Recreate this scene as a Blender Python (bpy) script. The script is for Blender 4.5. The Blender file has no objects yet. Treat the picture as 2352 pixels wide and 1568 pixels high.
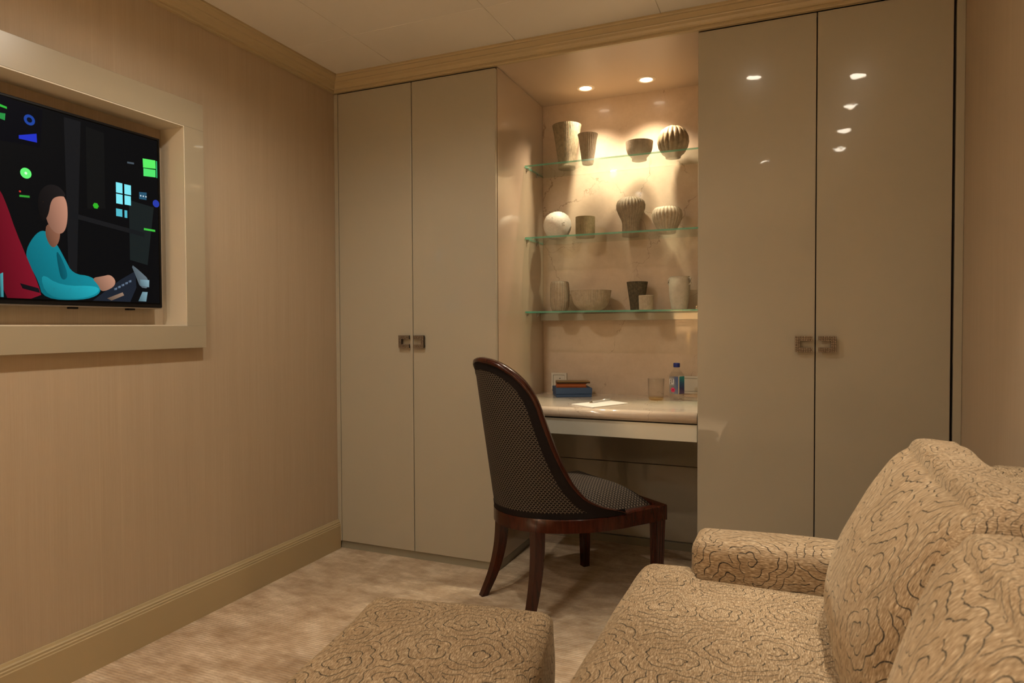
import bpy, bmesh, math, random
from mathutils import Vector, Matrix, noise

# ------------------------------------------------------------------ camera
S = bpy.context.scene
COL = S.collection
YAW, PITCH, ROLL = 0.3983, -0.0235, -0.0043
cd = bpy.data.cameras.new('camera')
cam = bpy.data.objects.new('camera', cd)
COL.objects.link(cam)
fw = Vector((-math.sin(YAW)*math.cos(PITCH), math.cos(YAW)*math.cos(PITCH), math.sin(PITCH)))
rt = Vector((math.cos(YAW), math.sin(YAW), 0))
up = rt.cross(fw)
rt2 = rt*math.cos(ROLL) + up*math.sin(ROLL)
up2 = up*math.cos(ROLL) - rt*math.sin(ROLL)
cam.matrix_world = Matrix(((rt2.x, up2.x, -fw.x, 2.026), (rt2.y, up2.y, -fw.y, -2.6073), (rt2.z, up2.z, -fw.z, 1.0814), (0, 0, 0, 1)))
cd.sensor_width = 36
cd.lens = 1506.0/2352*36
cd.clip_start = 0.02
cd.dof.use_dof = True
cd.dof.focus_distance = 2.7
cd.dof.aperture_fstop = 7.0
S.camera = cam

# ------------------------------------------------------------------ world, exposure
w = bpy.data.worlds.new('world'); S.world = w
w.use_nodes = True
w.node_tree.nodes['Background'].inputs[0].default_value = (1.0, 0.80, 0.58, 1)
w.node_tree.nodes['Background'].inputs[1].default_value = 0.02
S.view_settings.view_transform = 'Standard'
S.view_settings.look = 'None'
S.view_settings.gamma = 1
S.view_settings.use_curve_mapping = False
S.view_settings.exposure = 0.12
SPOT_W = 7.0          # room downlights
NICHE_W = 42.0         # alcove downlights
LAMP_COL = (1.0, 0.89, 0.735)

# main measures (metres)
HC = 2.262            # ceiling
HD = 2.2              # top of the doors, underside of the crown
X0, X1, X2, X3, X4, X5, XW = 0.0229, 0.4341, 0.8554, 1.7038, 2.1173, 2.5368, 2.565
YN = 0.595            # back of the alcove
YR = -6.2             # rear wall
ZK = 0.037            # top of the plinth

# ------------------------------------------------------------------ node helpers
class E:
    """a node socket with arithmetic"""
    def __init__(s, nt, sock): s.nt, s.s = nt, sock
    def op(s, o, b=None, c=None):
        n = s.nt.nodes.new('ShaderNodeMath'); n.operation = o
        for i, v in enumerate((s, b, c)):
            if v is None: continue
            if isinstance(v, E): s.nt.links.new(v.s, n.inputs[i])
            else: n.inputs[i].default_value = v
        return E(s.nt, n.outputs[0])
    def __add__(s, b): return s.op('ADD', b)
    def __sub__(s, b): return s.op('SUBTRACT', b)
    def __mul__(s, b): return s.op('MULTIPLY', b)
    def __truediv__(s, b): return s.op('DIVIDE', b)
    def min(s, b): return s.op('MINIMUM', b)
    def max(s, b): return s.op('MAXIMUM', b)
    def abs(s): return s.op('ABSOLUTE')
    def sin(s): return s.op('SINE')
    def fract(s): return s.op('FRACT')
    def rsub(s, a): return (s*-1)+a
    def step(s, lo, hi):
        n = s.nt.nodes.new('ShaderNodeMapRange'); n.interpolation_type = 'SMOOTHSTEP'
        s.nt.links.new(s.s, n.inputs[0]); n.inputs[1].default_value = lo; n.inputs[2].default_value = hi
        return E(s.nt, n.outputs[0])

def newmat(name, color=(.8, .8, .8), rough=.5, **kw):
    m = bpy.data.materials.new(name); m.use_nodes = True
    nt = m.node_tree; b = nt.nodes['Principled BSDF']
    b.inputs['Base Color'].default_value = (*color, 1)
    b.inputs['Roughness'].default_value = rough
    for k, v in kw.items():
        b.inputs[k.replace('_', ' ')].default_value = v
    return m, nt, b
def coords(nt, kind='Object', scale=(1, 1, 1)):
    t = nt.nodes.new('ShaderNodeTexCoord'); mp = nt.nodes.new('ShaderNodeMapping')
    mp.inputs['Scale'].default_value = scale
    nt.links.new(t.outputs[kind], mp.inputs[0]); return mp.outputs[0]
def sep(nt, vec):
    n = nt.nodes.new('ShaderNodeSeparateXYZ'); nt.links.new(vec, n.inputs[0])
    return [E(nt, o) for o in n.outputs]
def comb(nt, x, y, z=None):
    n = nt.nodes.new('ShaderNodeCombineXYZ')
    for i, v in enumerate((x, y, z)):
        if isinstance(v, E): nt.links.new(v.s, n.inputs[i])
        elif v is not None: n.inputs[i].default_value = v
    return n.outputs[0]
def tnoise(nt, vec, scale=5, detail=3, rough=.5, dist=0):
    n = nt.nodes.new('ShaderNodeTexNoise'); nt.links.new(vec, n.inputs['Vector'])
    n.inputs['Scale'].default_value = scale; n.inputs['Detail'].default_value = detail
    n.inputs['Roughness'].default_value = rough; n.inputs['Distortion'].default_value = dist
    return E(nt, n.outputs[0])
def ramp(nt, fac, stops):
    n = nt.nodes.new('ShaderNodeValToRGB'); nt.links.new(fac.s, n.inputs[0])
    el = n.color_ramp.elements
    while len(el) < len(stops): el.new(.5)
    for e, (p, c) in zip(el, stops): e.position = p; e.color = (*c, 1)
    return n.outputs[0]
def mix(nt, fac, a, b):
    n = nt.nodes.new('ShaderNodeMix'); n.data_type = 'RGBA'
    nt.links.new(fac.s, n.inputs[0])
    for i, v in ((6, a), (7, b)):
        if isinstance(v, tuple): n.inputs[i].default_value = (*v, 1)
        else: nt.links.new(v, n.inputs[i])
    return n.outputs[2]
def bump(nt, b, h, strength=.3, dist=.002):
    n = nt.nodes.new('ShaderNodeBump'); nt.links.new(h.s, n.inputs['Height'])
    n.inputs['Strength'].default_value = strength; n.inputs['Distance'].default_value = dist
    nt.links.new(n.outputs[0], b.inputs['Normal'])
def setc(nt, b, sock): nt.links.new(sock, b.inputs['Base Color'])

# ------------------------------------------------------------------ materials
MAT = {}
def lacquer(nm='greige_gloss_lacquer', col=(.36, .325, .252), coat=.55):
    m, nt, b = newmat(nm, col, .22)
    b.inputs['Coat Weight'].default_value = coat; b.inputs['Coat Roughness'].default_value = .03
    b.inputs['Specular IOR Level'].default_value = .3
    n = nt.nodes.new('ShaderNodeBump'); h = tnoise(nt, coords(nt), 26, 1)
    nt.links.new(h.s, n.inputs['Height']); n.inputs['Strength'].default_value = .035; n.inputs['Distance'].default_value = .004
    nt.links.new(n.outputs[0], b.inputs['Coat Normal'])
    return m
MAT['lacquer'] = lacquer()
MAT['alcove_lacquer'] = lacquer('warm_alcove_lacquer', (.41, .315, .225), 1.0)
MAT['dark_core'] = newmat('dark_cabinet_core', (.03, .022, .014), .7)[0]
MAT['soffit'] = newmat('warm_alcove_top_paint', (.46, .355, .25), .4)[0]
MAT['plinth'] = newmat('grey_green_plinth', (.24, .22, .16), .35)[0]
MAT['satin_metal_front'] = newmat('champagne_satin_front', (.64, .64, .56), .3, Metallic=.25)[0]

def wallpaper(axis, nm, seams=()):
    m, nt, b = newmat(nm, (.5, .37, .24), .62)
    x, y, z = sep(nt, coords(nt))
    a = (x, y)[axis]
    n1 = tnoise(nt, comb(nt, a*420, z*3, 0), 1, 2)
    n2 = tnoise(nt, comb(nt, a*1400, z*30, 0), 1, 1)
    n3 = tnoise(nt, comb(nt, a*30, z*.6, 0), 1, 2)
    f = n1*.5 + n2*.25 + n3*.25
    c = ramp(nt, f, [(.3, (.385, .298, .20)), (.7, (.455, .360, .25))])
    for s in seams:
        ln = (a - s).abs().step(.0008, .0022).rsub(1.0)
        c = mix(nt, ln*.14, c, (.62, .48, .32))
    setc(nt, b, c); bump(nt, b, f, .25, .001)
    return m
MAT['wallpaper_side'] = wallpaper(1, 'tan_strie_wallpaper', (-1.122, -1.196))
MAT['wallpaper_end'] = wallpaper(0, 'tan_strie_wallpaper_end')
MAT['trim'] = newmat('cream_trim_paint', (.41, .325, .185), .38)[0]
m, nt, b = newmat('painted_ceiling_panel', (.66, .62, .555), .55); MAT['ceiling'] = m

def marble(nm, base, light, vein, gloss):
    m, nt, b = newmat(nm, base, gloss)
    v = coords(nt)
    n = tnoise(nt, v, 3.2, 5, .6, .6)
    n2 = tnoise(nt, v, 38, 4, .7)
    c = ramp(nt, n*.7 + n2*.3, [(.36, base), (.64, light)])
    x, y, z = sep(nt, v)
    wv = tnoise(nt, v, 7, 4, .65); wv2 = tnoise(nt, comb(nt, x+7.3, y+3.1, z+1.7), 7, 4, .65)
    vec = comb(nt, x*1.0 + wv*.22, y*1.0, z*1.0 + wv2*.22)
    vo = nt.nodes.new('ShaderNodeTexVoronoi'); vo.feature = 'DISTANCE_TO_EDGE'
    vo.inputs['Scale'].default_value = 3.1; nt.links.new(vec, vo.inputs['Vector'])
    line = E(nt, vo.outputs['Distance']).step(.0015, .0075).rsub(1.0)
    brk = tnoise(nt, comb(nt, x+11, y, z+5), 4.5, 2).step(.47, .60)
    c = mix(nt, line*brk*.6, c, vein)
    vo2 = nt.nodes.new('ShaderNodeTexVoronoi'); vo2.feature = 'DISTANCE_TO_EDGE'
    vo2.inputs['Scale'].default_value = 11; nt.links.new(vec, vo2.inputs['Vector'])
    l2 = E(nt, vo2.outputs['Distance']).step(.0, .03).rsub(1.0)
    c = mix(nt, l2*brk*.22, c, light)
    setc(nt, b, c)
    b.inputs['Coat Weight'].default_value = .3; b.inputs['Coat Roughness'].default_value = .04
    return m
MAT['marble'] = marble('cream_marble', (.475, .365, .262), (.575, .455, .335), (.20, .125, .07), .3)
MAT['marble_top'] = marble('polished_desk_marble', (.60, .495, .385), (.70, .60, .48), (.27, .18, .11), .12)

def carpet():
    m, nt, b = newmat('beige_rib_carpet', (.45, .33, .22), .9)
    x, y, z = sep(nt, coords(nt))
    wob = tnoise(nt, comb(nt, x*9, y*9, 0), 1, 2)
    rib = ((y + wob*.006)*(2*math.pi/.0115)).sin()*.5 + .5
    mot = tnoise(nt, comb(nt, x*4.6, y*7.5, 0), 1, 5, .66, .4)
    mot2 = tnoise(nt, comb(nt, x*12, y*26, 3), 1, 3, .6)
    fib = tnoise(nt, comb(nt, x*500, y*700, 0), 1, 2)
    f = mot*.55 + mot2*.35 + fib*.10
    c = ramp(nt, f, [(.38, (.32, .215, .125)), (.51, (.51, .39, .265)), (.61, (.70, .575, .425))])
    rr = rib.step(.0, .35).rsub(1.0)*(tnoise(nt, comb(nt, x*60, y*14, 0), 1, 2).step(.3, .7))
    c = mix(nt, rr*.6, c, (.24, .155, .085))
    setc(nt, b, c)
    b.inputs['Sheen Weight'].default_value = .35; b.inputs['Sheen Roughness'].default_value = .4
    b.inputs['Sheen Tint'].default_value = (1, .86, .68, 1)
    bump(nt, b, rib*.7 + fib*.5, .6, .004)
    return m
MAT['carpet'] = carpet()

def cloud_fabric():
    m, nt, b = newmat('gold_chenille_with_dark_swirls', (.45, .31, .16), .72)
    u, v, _ = sep(nt, coords(nt, 'UV'))
    # chenille weave: short streaks along v
    st = tnoise(nt, comb(nt, u*760, v*95, 0), 1, 1, .5)
    st2 = tnoise(nt, comb(nt, u*330, v*38, 4), 1, 1, .5)
    big = tnoise(nt, comb(nt, u*9, v*9, 0), 1, 2)
    f = st*.58 + st2*.30 + big*.12
    base = ramp(nt, f, [(.38, (.165, .102, .047)), (.51, (.30, .208, .115)), (.63, (.53, .41, .265))])
    # scalloped cloud contours and spirals
    CELL, RINGS = .138, 7.2
    w1 = tnoise(nt, comb(nt, u*7, v*7, 0), 1, 1); w2 = tnoise(nt, comb(nt, u*7, v*7, 5), 1, 1)
    pu = u*(1/CELL) + w1*.30; pv = v*(1/CELL) + w2*.30
    vo = nt.nodes.new('ShaderNodeTexVoronoi'); vo.voronoi_dimensions = '2D'
    vo.inputs['Scale'].default_value = 1; vo.inputs['Randomness'].default_value = .85
    nt.links.new(comb(nt, pu, pv, 0), vo.inputs['Vector'])
    px, py, _z = sep(nt, vo.outputs['Position'])
    d = E(nt, vo.outputs['Distance'])
    rnd, _g, _b = sep(nt, vo.outputs['Color'])
    ang = (pv - py).op('ARCTAN2', pu - px)
    sc = (ang*2.5 + rnd*6.28).sin().abs()
    sc2 = (ang*6.0 + rnd*3.0).sin().abs()
    dd = d - sc*.062*d.step(.05, .22) - sc2*.045*d.step(.28, .5)
    ph = dd*RINGS + ang*(1/(2*math.pi)) + rnd*.3
    fr = ph.fract()
    dist = fr.min(fr.rsub(1.0))*(CELL/RINGS)
    wid = tnoise(nt, comb(nt, u*45, v*45, 0), 1, 1)
    line = (dist - wid*.0009).step(.0002, .0008).rsub(1.0)
    brk = tnoise(nt, comb(nt, u*24, v*24, 9), 1, 1).step(.37, .42)
    nib = tnoise(nt, comb(nt, u*380, v*380, 2), 1, 1).step(.28, .40)
    ln = line*brk*nib*d.step(.012, .022)
    c = mix(nt, ln*.97, base, (.012, .008, .004))
    setc(nt, b, c)
    b.inputs['Sheen Weight'].default_value = .25; b.inputs['Sheen Roughness'].default_value = .35
    b.inputs['Sheen Tint'].default_value = (1, .85, .6, 1)
    b.inputs['Specular IOR Level'].default_value = .35
    bump(nt, b, f - ln*.5, .7, .003)
    return m
MAT['cloud'] = cloud_fabric()

def hex_fabric():
    m, nt, b = newmat('black_fabric_with_beige_honeycomb', (.02, .014, .012), .7, Specular_IOR_Level=.15)
    u, v, _ = sep(nt, coords(nt, 'UV'))
    A = .0138
    x = u*(1/A); y = v*(1/(A*.60)); R3 = math.sqrt(3)
    def cell(ox, oy):
        a = (x + ox).op('FLOORED_MODULO', 1.0) - .5
        c = (y + oy).op('FLOORED_MODULO', R3) - R3/2
        return a, c
    a1, c1 = cell(100, 100*R3); a2, c2 = cell(100.5, 100.5*R3)
    l1 = a1*a1 + c1*c1; l2 = a2*a2 + c2*c2
    k = l1.op('LESS_THAN', l2); nk = k.rsub(1.0)
    hx = (a1*k + a2*nk).abs(); hy = (c1*k + c2*nk).abs()
    e = (hx*.5 + hy*(R3/2)).max(hx)          # .5 on the cell border
    net = e.step(.41, .445)
    th = tnoise(nt, comb(nt, u*900, v*900, 0), 1, 1).step(.25, .6)
    c = mix(nt, net*(th*.6+.4), (.009, .006, .005), (.19, .155, .118))
    setc(nt, b, c); bump(nt, b, net, .5, .001)
    return m
MAT['hex'] = hex_fabric()
MAT['black_band'] = newmat('plain_black_fabric_band', (.009, .007, .007), .8, Specular_IOR_Level=.1)[0]

def wood():
    m, nt, b = newmat('dark_red_mahogany', (.09, .022, .010), .24)
    x, y, z = sep(nt, coords(nt))
    g = tnoise(nt, comb(nt, x*70, y*70, z*9), 1, 3, .6, .6)
    setc(nt, b, ramp(nt, g, [(.3, (.022, .0045, .002)), (.7, (.050, .0095, .004))]))
    b.inputs['Coat Weight'].default_value = .2; b.inputs['Coat Roughness'].default_value = .1; b.inputs['Specular IOR Level'].default_value = .25
    return m
MAT['wood'] = wood()

def glass_sheet():
    m = bpy.data.materials.new('clear_shelf_glass'); m.use_nodes = True
    nt = m.node_tree; nt.nodes.clear()
    o = nt.nodes.new('ShaderNodeOutputMaterial'); mx = nt.nodes.new('ShaderNodeMixShader')
    t = nt.nodes.new('ShaderNodeBsdfTransparent'); t.inputs[0].default_value = (.93, .97, .95, 1)
    g = nt.nodes.new('ShaderNodeBsdfGlossy'); g.inputs['Roughness'].default_value = .01
    fr = nt.nodes.new('ShaderNodeLayerWeight'); fr.inputs[0].default_value = .5
    sc = E(nt, fr.outputs['Facing']).op('POWER', 4.0)*.55 + .03
    nt.links.new(sc.s, mx.inputs[0]); nt.links.new(t.outputs[0], mx.inputs[1]); nt.links.new(g.outputs[0], mx.inputs[2])
    nt.links.new(mx.outputs[0], o.inputs[0]); return m
MAT['glass'] = glass_sheet()
m, nt, b = newmat('green_glass_edge', (.16, .52, .39), .12)
tt = nt.nodes.new('ShaderNodeBsdfTransparent'); tt.inputs[0].default_value = (.62, .92, .80, 1)
xx = nt.nodes.new('ShaderNodeMixShader'); xx.inputs[0].default_value = .5
nt.links.new(tt.outputs[0], xx.inputs[1]); nt.links.new(b.outputs[0], xx.inputs[2]); nt.links.new(xx.outputs[0], nt.nodes['Material Output'].inputs[0])
MAT['glass_edge'] = m
def thin_clear(nm, col, k=.9, rough=.03):
    m = bpy.data.materials.new(nm); m.use_nodes = True
    nt = m.node_tree; nt.nodes.clear()
    o = nt.nodes.new('ShaderNodeOutputMaterial'); mx = nt.nodes.new('ShaderNodeMixShader')
    t = nt.nodes.new('ShaderNodeBsdfTransparent'); t.inputs[0].default_value = (*col, 1)
    g = nt.nodes.new('ShaderNodeBsdfGlossy'); g.inputs['Roughness'].default_value = rough
    lw = nt.nodes.new('ShaderNodeLayerWeight'); lw.inputs[0].default_value = .5
    f = E(nt, lw.outputs['Facing']).op('POWER', 3.5)*k + .015
    nt.links.new(f.s, mx.inputs[0]); nt.links.new(t.outputs[0], mx.inputs[1]); nt.links.new(g.outputs[0], mx.inputs[2])
    nt.links.new(mx.outputs[0], o.inputs[0]); return m
MAT['tumbler'] = thin_clear('faint_amber_glass', (.997, .993, .982), .8)
MAT['tumbler_base'] = thin_clear('amber_glass_base', (.95, .85, .64), .6)
MAT['pet'] = thin_clear('clear_bottle_plastic', (.975, .98, .975), .6, .03)
MAT['cap'] = newmat('royal_blue_cap', (.006, .016, .16), .35)[0]

def label_mat():
    m, nt, b = newmat('blue_bottle_label', (.05, .1, .3), .35)
    u, v, _ = sep(nt, coords(nt, 'UV'))
    c = ramp(nt, v + (u-.5)*.12, [(.12, (.10, .07, .20)), (.3, (.012, .03, .16)), (.62, (.012, .10, .26)), (.92, (.02, .32, .36))])
    setc(nt, b, c); return m
MAT['label_blue'] = label_mat()
def label_front():
    m, nt, b = newmat('clear_front_label', (.32, .36, .42), .3)
    u, v, _ = sep(nt, coords(nt, 'UV'))
    setc(nt, b, ramp(nt, u*.6 + v*.3, [(.25, (.26, .27, .30)), (.7, (.02, .07, .22))]))
    a = (u*.55 + .35); nt.links.new(a.s, b.inputs['Alpha']); return m
MAT['label_front'] = label_front()
MAT['white_ink'] = newmat('white_ink', (.75, .72, .68), .5)[0]
MAT['pink'] = newmat('pink_petal_ink', (.62, .02, .10), .5)[0]
MAT['dark_ink'] = newmat('dark_ink', (.03, .005, .01), .5)[0]

def ceramic(nm, c0, c1, rough=.6, scale=60, spec=.3):
    m, nt, b = newmat(nm, c0, rough)
    v = coords(nt)
    n = tnoise(nt, v, scale, 4, .7)
    setc(nt, b, ramp(nt, n, [(.32, c0), (.7, c1)]))
    b.inputs['Specular IOR Level'].default_value = spec
    bump(nt, b, n, .25, .0015); return m
MAT['cer_olive'] = ceramic('mottled_olive_stoneware', (.17, .14, .085), (.30, .245, .155), .5, 70)
MAT['cer_taupe'] = ceramic('taupe_stoneware', (.27, .21, .145), (.36, .29, .205))
MAT['cer_stone'] = ceramic('stone_grey_stoneware', (.33, .27, .19), (.44, .36, .26))
MAT['cer_brown_glaze'] = ceramic('brown_glazed_stoneware', (.15, .11, .06), (.30, .23, .14), .35, 30, .4)
MAT['cer_white'] = ceramic('speckled_white_stoneware', (.50, .46, .40), (.62, .57, .50), .45, 120)
MAT['cer_mustard'] = ceramic('dark_mustard_stoneware', (.18, .135, .065), (.27, .21, .11))
MAT['cer_grey'] = ceramic('grey_brown_stoneware', (.22, .175, .12), (.33, .265, .185), .65)
MAT['cer_black'] = ceramic('dark_pitted_stoneware', (.035, .028, .018), (.13, .105, .06), .6, 90)
MAT['cer_pale'] = ceramic('pale_matt_stoneware', (.42, .37, .29), (.50, .45, .36), .6)
MAT['inside'] = newmat('dark_vase_inside', (.05, .04, .03), .8)[0]

def handle_mat():
    m, nt, b = newmat('aged_nickel', (.42, .37, .30), .42, Metallic=.75)
    n = tnoise(nt, coords(nt), 400, 2)
    setc(nt, b, ramp(nt, n, [(.3, (.20, .15, .10)), (.7, (.55, .46, .35))])); return m
MAT['nickel'] = handle_mat()
MAT['dark_nickel'] = newmat('dark_nickel_recess', (.08, .06, .045), .5, Metallic=.8)[0]
MAT['steel'] = newmat('steel_pin', (.45, .43, .40), .3, Metallic=1.0)[0]
MAT['socket'] = newmat('ivory_socket_plastic', (.66, .60, .49), .35)[0]
MAT['socket_dark'] = newmat('socket_slot', (.02, .015, .01), .6)[0]
MAT['blue_cloth'] = newmat('navy_blue_box_cloth', (.035, .075, .16), .6)[0]
MAT['orange_leather'] = newmat('burnt_orange_leather', (.32, .075, .012), .45)[0]
MAT['gilt'] = newmat('gilt_dark_cover', (.22, .12, .025), .3, Metallic=.5)[0]
MAT['black_leather'] = newmat('black_leather', (.012, .009, .008), .5)[0]
MAT['paper'] = newmat('white_paper', (.86, .82, .77), .7)[0]
MAT['pen'] = newmat('silver_pen_barrel', (.72, .70, .66), .25, Metallic=.5)[0]
MAT['tv_black'] = newmat('black_tv_plastic', (.006, .005, .005), .4, Specular_IOR_Level=.2)[0]
MAT['tv_silver'] = newmat('silver_tv_edge', (.35, .30, .25), .3, Metallic=.9)[0]
MAT['lamp_ring'] = newmat('cream_lamp_ring', (.68, .58, .44), .4)[0]
def emit(nm, col, k):
    m, nt, b = newmat(nm, (0, 0, 0), .5)
    b.inputs['Emission Color'].default_value = (*col, 1); b.inputs['Emission Strength'].default_value = k
    return m
MAT['lens_bright'] = emit('bright_lamp_lens', (1, .88, .70), 40.0)
MAT['lens'] = emit('warm_lamp_lens', (1, .86, .66), 9.0)
m, nt, b = newmat('lit_tv_picture', (0, 0, 0), .5, Specular_IOR_Level=.04)
at = nt.nodes.new('ShaderNodeVertexColor'); at.layer_name = 'Col'
nt.links.new(at.outputs[0], b.inputs['Emission Color']); b.inputs['Emission Strength'].default_value = 1.0
MAT['picture'] = m
MAT['screen'] = newmat('black_tv_screen', (.002, .002, .002), .2, Specular_IOR_Level=.1)[0]

# ------------------------------------------------------------------ object helpers
def link(name, me, mat=None, parent=None, smooth=False):
    o = bpy.data.objects.new(name, me); COL.objects.link(o)
    if mat is not None:
        for k in (mat if isinstance(mat, (list, tuple)) else [mat]): me.materials.append(MAT[k])
    if smooth:
        for p in me.polygons: p.use_smooth = True
    if parent is not None: o.parent = parent
    return o
def tag(o, label, cat=None, group=None, kind=None):
    o['label'] = label
    if cat: o['category'] = cat
    if group: o['group'] = group
    if kind: o['kind'] = kind
    return o
def structure(o, label=None):
    o['kind'] = 'structure'
    if label: o['label'] = label
    return o
def empty(name, loc=(0, 0, 0), rz=0.0):
    o = bpy.data.objects.new(name, None); COL.objects.link(o)
    o.location = loc; o.rotation_euler = (0, 0, rz); o.empty_display_size = .05
    return o
def from_bm(name, bm, mat=None, parent=None, smooth=False):
    bmesh.ops.recalc_face_normals(bm, faces=bm.faces[:])
    me = bpy.data.meshes.new(name); bm.to_mesh(me); bm.free()
    return link(name, me, mat, parent, smooth)
def add_box(bm, a, b_, bev=0.0, seg=2):
    r = bmesh.ops.create_cube(bm, size=1)
    vs = r['verts']
    for v in vs:
        v.co = Vector([(a[i]+b_[i])/2 + v.co[i]*(b_[i]-a[i]) for i in range(3)])
    if bev > 0:
        es = list({e for v in vs for e in v.link_edges})
        bmesh.ops.bevel(bm, geom=es, offset=bev, segments=seg, affect='EDGES', profile=.5)
def box(name, a, b_, mat, parent=None, bev=0.0, seg=2):
    bm = bmesh.new(); add_box(bm, a, b_, bev, seg)
    return from_bm(name, bm, mat, parent)
def grid_mesh(name, rows, mat, parent=None, closed_u=False, closed_v=False, uv=None, smooth=True, caps=False):
    """rows: list of equally long point rows"""
    nv, nu = len(rows), len(rows[0])
    verts = [tuple(p) for r in rows for p in r]; faces = []; fuv = []
    for j in range(nv if closed_v else nv-1):
        for i in range(nu if closed_u else nu-1):
            q = [(j, i), (j, (i+1) % nu), ((j+1) % nv, (i+1) % nu), ((j+1) % nv, i)]
            faces.append([a*nu+c for a, c in q])
            if uv: fuv.append([uv[a][c] for a, c in q])
    if caps:
        faces.append([i for i in range(nu)][::-1]); faces.append([(nv-1)*nu+i for i in range(nu)])
        if uv: fuv.append([(0, 0)]*nu); fuv.append([(0, 0)]*nu)
    me = bpy.data.meshes.new(name); me.from_pydata(verts, [], faces)
    if uv:
        l = me.uv_layers.new(name='UVMap'); k = 0
        for f in fuv:
            for c in f: l.data[k].uv = c; k += 1
    me.validate(clean_customdata=False); me.update()
    o = link(name, me, mat, parent, smooth)
    return o
def lathe(name, prof, mat, parent=None, n=64, rib=None, loc=(0, 0, 0), cap=True):
    """prof: [(r, z, rib_weight)]; rib(theta)-> relative radius change"""
    rows = []
    for pr in prof:
        r, z = pr[0], pr[1]; k = pr[2] if len(pr) > 2 else 1.0
        rows.append([(loc[0] + r*(1 + (k*rib(2*math.pi*i/n) if rib else 0))*math.cos(2*math.pi*i/n),
                      loc[1] + r*(1 + (k*rib(2*math.pi*i/n) if rib else 0))*math.sin(2*math.pi*i/n), loc[2]+z) for i in range(n)])
    o = grid_mesh(name, rows, mat, parent, closed_u=True, caps=cap)
    for p in o.data.polygons:
        if len(p.vertices) > 4: p.use_smooth = False
    return o
def tube(name, pts, r, mat, parent=None, n=8, closed=False, flat=1.0):
    pts = [Vector(p) for p in pts]; rows = []
    N = len(pts)
    for i, p in enumerate(pts):
        t = (pts[(i+1) % N]-pts[i-1]) if closed else (pts[min(i+1, N-1)]-pts[max(i-1, 0)])
        t.normalize()
        a = t.cross(Vector((0, 0, 1)))
        if a.length < .05: a = t.cross(Vector((0, 1, 0)))
        a.normalize(); c = t.cross(a)
        rr = r[i] if isinstance(r, (list, tuple)) else r
        rows.append([p + (a*math.cos(2*math.pi*k/n)*rr + c*math.sin(2*math.pi*k/n)*rr*flat) for k in range(n)])
    return grid_mesh(name, rows, mat, parent, closed_u=True, closed_v=closed, caps=not closed)
def extrude_profile(name, prof, a, b_, axis, mat, mitre=(0, 0), parent=None, sgn=1):
    """prof (d, z): d away from the wall. axis 'y': wall at x=base, run along y from a to b_; 'x': run along x on y=base going to -y"""
    r0, r1 = [], []
    for d, z in prof:
        if axis == 'y':
            r0.append((sgn*d, a + mitre[0]*d, z)); r1.append((sgn*d, b_ + mitre[1]*d, z))
        else:
            r0.append((a + mitre[0]*d, -d, z)); r1.append((b_ + mitre[1]*d, -d, z))
    o = grid_mesh(name, [r0, r1], mat, parent, closed_u=True, caps=True, smooth=False)
    bm = bmesh.new(); bm.from_mesh(o.data); bmesh.ops.recalc_face_normals(bm, faces=bm.faces[:]); bm.to_mesh(o.data); bm.free()
    return o

# ------------------------------------------------------------------ the room
structure(box('floor', (-.2, YR-.1, -.1), (XW+.2, YN+.2, 0), 'carpet'), 'beige mottled ribbed carpet floor')

# left wall with the recess for the television
OY0, OY1, OZ0, OZ1 = -2.06, -.882, 1.087, 1.803
def wall_left():
    bm = bmesh.new()
    T = .14
    add_box(bm, (-T, YR, 0), (0, OY0, HC)); add_box(bm, (-T, OY1, 0), (0, YN+.1, HC))
    add_box(bm, (-T, OY0, 0), (0, OY1, OZ0)); add_box(bm, (-T, OY0, OZ1), (0, OY1, HC))
    add_box(bm, (-T, OY0, OZ0), (-.085, OY1, OZ1))
    bmesh.ops.remove_doubles(bm, verts=bm.verts[:], dist=1e-5)
    return structure(from_bm('wall_left', bm, 'wallpaper_side'), 'tan vertical strie wallpaper wall with the television recess')
wall_left()
structure(box('wall_right', (XW, YR, 0), (XW+.12, YN+.1, HC), 'wallpaper_side'), 'tan wallpaper wall behind the sofa')
structure(box('wall_rear', (-.14, YR-.12, 0), (XW+.12, YR, HC), 'wallpaper_end'), 'tan wallpaper wall at the far end of the room')
structure(box('wall_back', (-.14, YN+.03, 0), (XW+.12, YN+.13, HC), 'wallpaper_end'), 'wall behind the built-in wardrobes')

# ceiling: backing slab and metal panels with open joints
cl = structure(box('ceiling', (-.14, YR-.12, HC+.012), (XW+.12, YN+.13, HC+.1), 'ceiling'), 'painted panel ceiling')
GX = [0.0, .386, .981, 1.576, 2.171, XW]
GY = [-.38-.595*i for i in range(10)]
GY = [0.0] + GY + [YR]
for i in range(len(GX)-1):
    for j in range(len(GY)-1):
        if GX[i] < 1e-6: pass
        a, c = GX[i]+.0007, GX[i+1]-.0007
        p = box('panel', (a, GY[j+1]+.0007, HC), (c, GY[j]-.0007, HC+.012), 'ceiling', cl, .0010, 1)

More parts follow.
